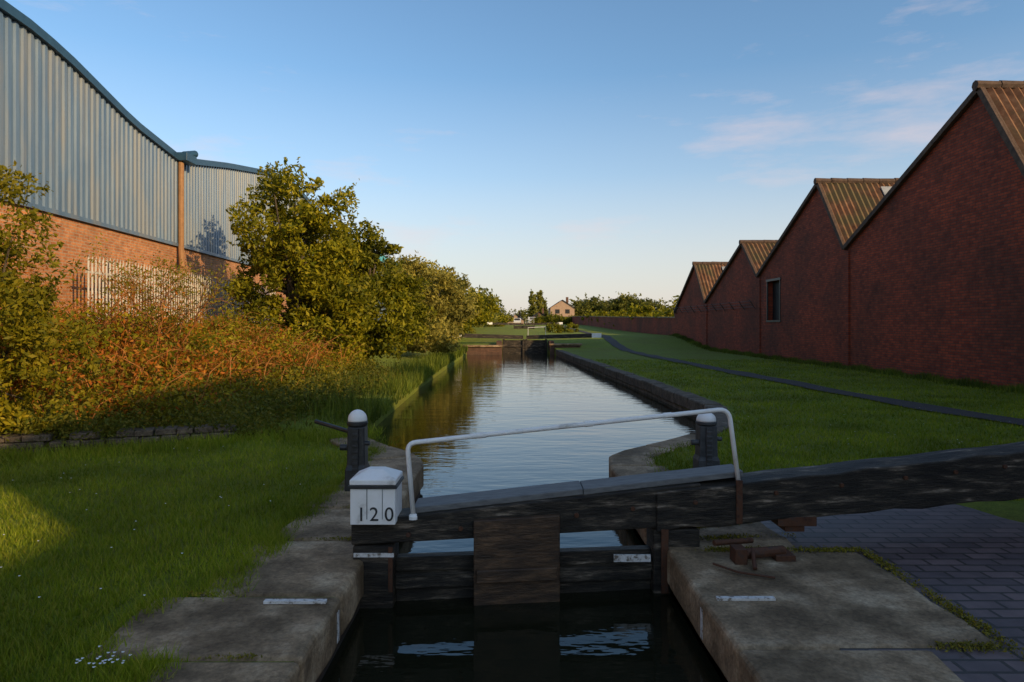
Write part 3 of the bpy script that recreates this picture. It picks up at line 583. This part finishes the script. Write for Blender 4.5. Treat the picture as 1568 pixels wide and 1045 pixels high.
def house(name,x,y,w,d,hw,hr,wm,rm,z0=1.2):
    e=empty(name); mb=MB(); mb.add([(x,y,z0-1),(x+w,y,z0-1),(x+w,y,z0+hw),(x+w/2,y,z0+hr),(x,y,z0+hw),(x,y+d,z0-1),(x+w,y+d,z0-1),(x+w,y+d,z0+hw),(x+w/2,y+d,z0+hr),(x,y+d,z0+hw)],[(0,1,2,3,4),(1,6,7,2),(0,4,9,5),(5,9,8,7,6)]); mb.obj('walls',wm,e)
    mb=MB(); o_=.35; mb.add([(x-o_,y-o_,z0+hw-.2),(x+w/2,y-o_,z0+hr+.15),(x+w+o_,y-o_,z0+hw-.2),(x-o_,y+d+o_,z0+hw-.2),(x+w/2,y+d+o_,z0+hr+.15),(x+w+o_,y+d+o_,z0+hw-.2)],[(0,1,4,3),(1,2,5,4)]); mb.obj('roof',rm,e)
    mb=MB()
    for i in range(2):
        for j in range(2): mb.box(x+w*(.2+.42*i),x+w*(.38+.42*i),y-.06,y-.01,z0+.9+j*hw*.45,z0+1.9+j*hw*.45)
    mb.obj('windows',M['darkglass'],e); mb=MB(); mb.box(x+w*.7,x+w*.8,y+d*.4,y+d*.5,z0+hw,z0+hr+.9); mb.obj('chimney',M['bricksy'],e)
house('brick_house',9.3,165,5.8,9,4.2,6.0,M['render'],M['pinktile'])
house('brick_house',4.4,150,3.4,8,1.6,2.9,M['bricksy'],M['pinktile'])
house('brick_house',-1.2,190,4.5,7,1.5,2.9,M['render'],M['pinktile'])
house('brick_house',24,210,11,9,4.6,7.2,M['render'],M['pinktile'])
house('brick_house',14.5,185,7,8,3.4,5.2,M['bricksy'],M['pinktile'])
def car(name,x,y,z,w=1.8,h=1.5,l=4.2):
    e=empty(name); mb=MB(); n=[(0,.35),(0,.8),(.75,.92),(1.3,h),(3.0,h),(3.8,.95),(l,.85),(l,.35)]
    V=[(x,y+a,z+b) for a,b in n]+[(x+w,y+a,z+b) for a,b in n]; k=len(n)
    mb.add(V,[tuple(range(k)),tuple(reversed(range(k,2*k)))]+[(i,(i+1)%k,k+(i+1)%k,k+i) for i in range(k)]); mb.obj('body',M['carpaint'],e,bevel=.05)
    mb=MB(); mb.add([(x+.2,y+.78,z+.98),(x+w-.2,y+.78,z+.98),(x+w-.28,y+1.22,z+h-.08),(x+.28,y+1.22,z+h-.08)],[(0,1,2,3)]); mb.box(x-.012,x-.004,y+1.4,y+2.9,z+.95,z+h-.12); mb.obj('windows',M['darkglass'],e)
    mb=MB()
    for yy_ in (.8,3.4):
        for xx in (x,x+w-.2): mb.tube([(xx,y+yy_,z+.32),(xx+.2,y+yy_,z+.32)],.32,14)
    mb.obj('wheels',M['blackiron'],e)
car('parked_car',3.4,140,1.4); car('parked_car',.4,165,1.4)
for (x,y,h) in ((5.8,190,9.4),(7.6,192,10.4),(8.9,195,8.2)):
    tree('poplar_tree',(x,y,1.2),[(x,y,1.2+h*f,.95*(1.15-abs(f-.45)),2.0) for f in (.3,.45,.6,.75,.9)],70,60,.55,.26,M['far'],.2,4)
def farmass(name,items,n,nleaf,cr,size,mat):
    _,L=crown(items,n,nleaf,cr,size); V,F=leaf_quads(L,size); fast_mesh(name,V,F,mat)
farmass('distant_trees',[(x,172+rng.uniform(-5,20),4.4+rng.uniform(-.6,1.0),3.2) for x in np.arange(17.5,38,2.2)],460,60,1.3,.35,M['far'])
farmass('distant_trees',[(-4.4+rng.uniform(-2,1),y,3.0+rng.uniform(-.5,.6),2.2) for y in np.arange(66,150,7)]+[(-14,y,4,3) for y in np.arange(100,190,12)],420,60,1.0,.28,M['far'])
farmass('distant_trees',[(x,260+rng.uniform(-10,20),3.0+rng.uniform(-.5,1.2),3) for x in np.arange(-40,80,5)],300,60,2.,.5,M['far'])
farmass('hedge',[(13.4+rng.uniform(-.3,.6),y,2.0+rng.uniform(-.2,.5),1.1) for y in np.arange(56,120,4)],160,60,.6,.2,M['leafA'])
farmass('hedge',[(x,135+rng.uniform(-3,3),1.7+rng.uniform(-.2,.7),1.0) for x in np.arange(4.5,12,.9)],100,60,.6,.2,M['leafB'])
farmass('hedge',[(x,100+rng.uniform(-3,3),1.5+rng.uniform(-.2,.5),.7) for x in np.arange(-3.,.2,.8)],40,60,.5,.16,M['leafA'])
farmass('hedge',[(x,66+rng.uniform(-2,2),1.0+rng.uniform(-.2,.2),.45) for x in np.arange(3.6,6.1,.6)],36,60,.3,.1,M['leafB'])

# ------------------------------------------------------------------ world, sun, camera
el=math.radians(19); az=math.radians(130.5)
w=bpy.data.worlds.new('World'); scene.world=w; w.use_nodes=True; nt=w.node_tree; nt.nodes.clear()
out=nt.nodes.new('ShaderNodeOutputWorld'); bg=nt.nodes.new('ShaderNodeBackground'); sky=nt.nodes.new('ShaderNodeTexSky'); sky.sky_type='NISHITA'
sky.sun_disc=False; sky.sun_elevation=el; sky.sun_rotation=az; sky.air_density=1.0; sky.dust_density=1.0; sky.ozone_density=2.0
tc=nt.nodes.new('ShaderNodeTexCoord'); sx=nt.nodes.new('ShaderNodeSeparateXYZ'); nt.links.new(tc.outputs['Generated'],sx.inputs[0])
base=mixc(nt,1.,sky.outputs[0],(1.04,1.22,1.28),'MULTIPLY')
hz=ramp(nt,sx.outputs[2],[(.0,(.85,.85,.85)),(.1,(.58,.58,.58)),(.21,(.18,.18,.18)),(.34,(0,0,0))]); base=mixc(nt,hz,base,(5.4,4.75,4.45))
mp=nt.nodes.new('ShaderNodeMapping'); mp.inputs['Scale'].default_value=(1.6,1.6,7); nt.links.new(tc.outputs['Generated'],mp.inputs[0])
f=noise(nt,mp.outputs[0],1.7,8,.62); k=ramp(nt,f,[(.52,(0,0,0)),(.76,(.6,.6,.6))])
c=mixc(nt,k,base,(5.8,4.6,4.5))
nt.links.new(c,bg.inputs[0]); bg.inputs[1].default_value=.15; nt.links.new(bg.outputs[0],out.inputs[0])
sd=bpy.data.lights.new('sun','SUN'); sd.energy=5; sd.angle=math.radians(.5); sd.color=(1,.70,.36); so=bpy.data.objects.new('sun',sd); link(so)
s=Vector((math.sin(az)*math.cos(el),math.cos(az)*math.cos(el),math.sin(el))); so.rotation_euler=s.to_track_quat('Z','Y').to_euler(); so.location=(20,-20,20)
cam=bpy.data.cameras.new('camera'); cam.lens=24; cam.sensor_width=36; cam.shift_y=-.0172; cam.clip_end=5000
co=bpy.data.objects.new('camera',cam); link(co); co.location=(0,0,1.6); co.rotation_euler=(math.radians(90),0,0); scene.camera=co
scene.view_settings.view_transform='Standard'; scene.view_settings.look='None'; scene.view_settings.exposure=0
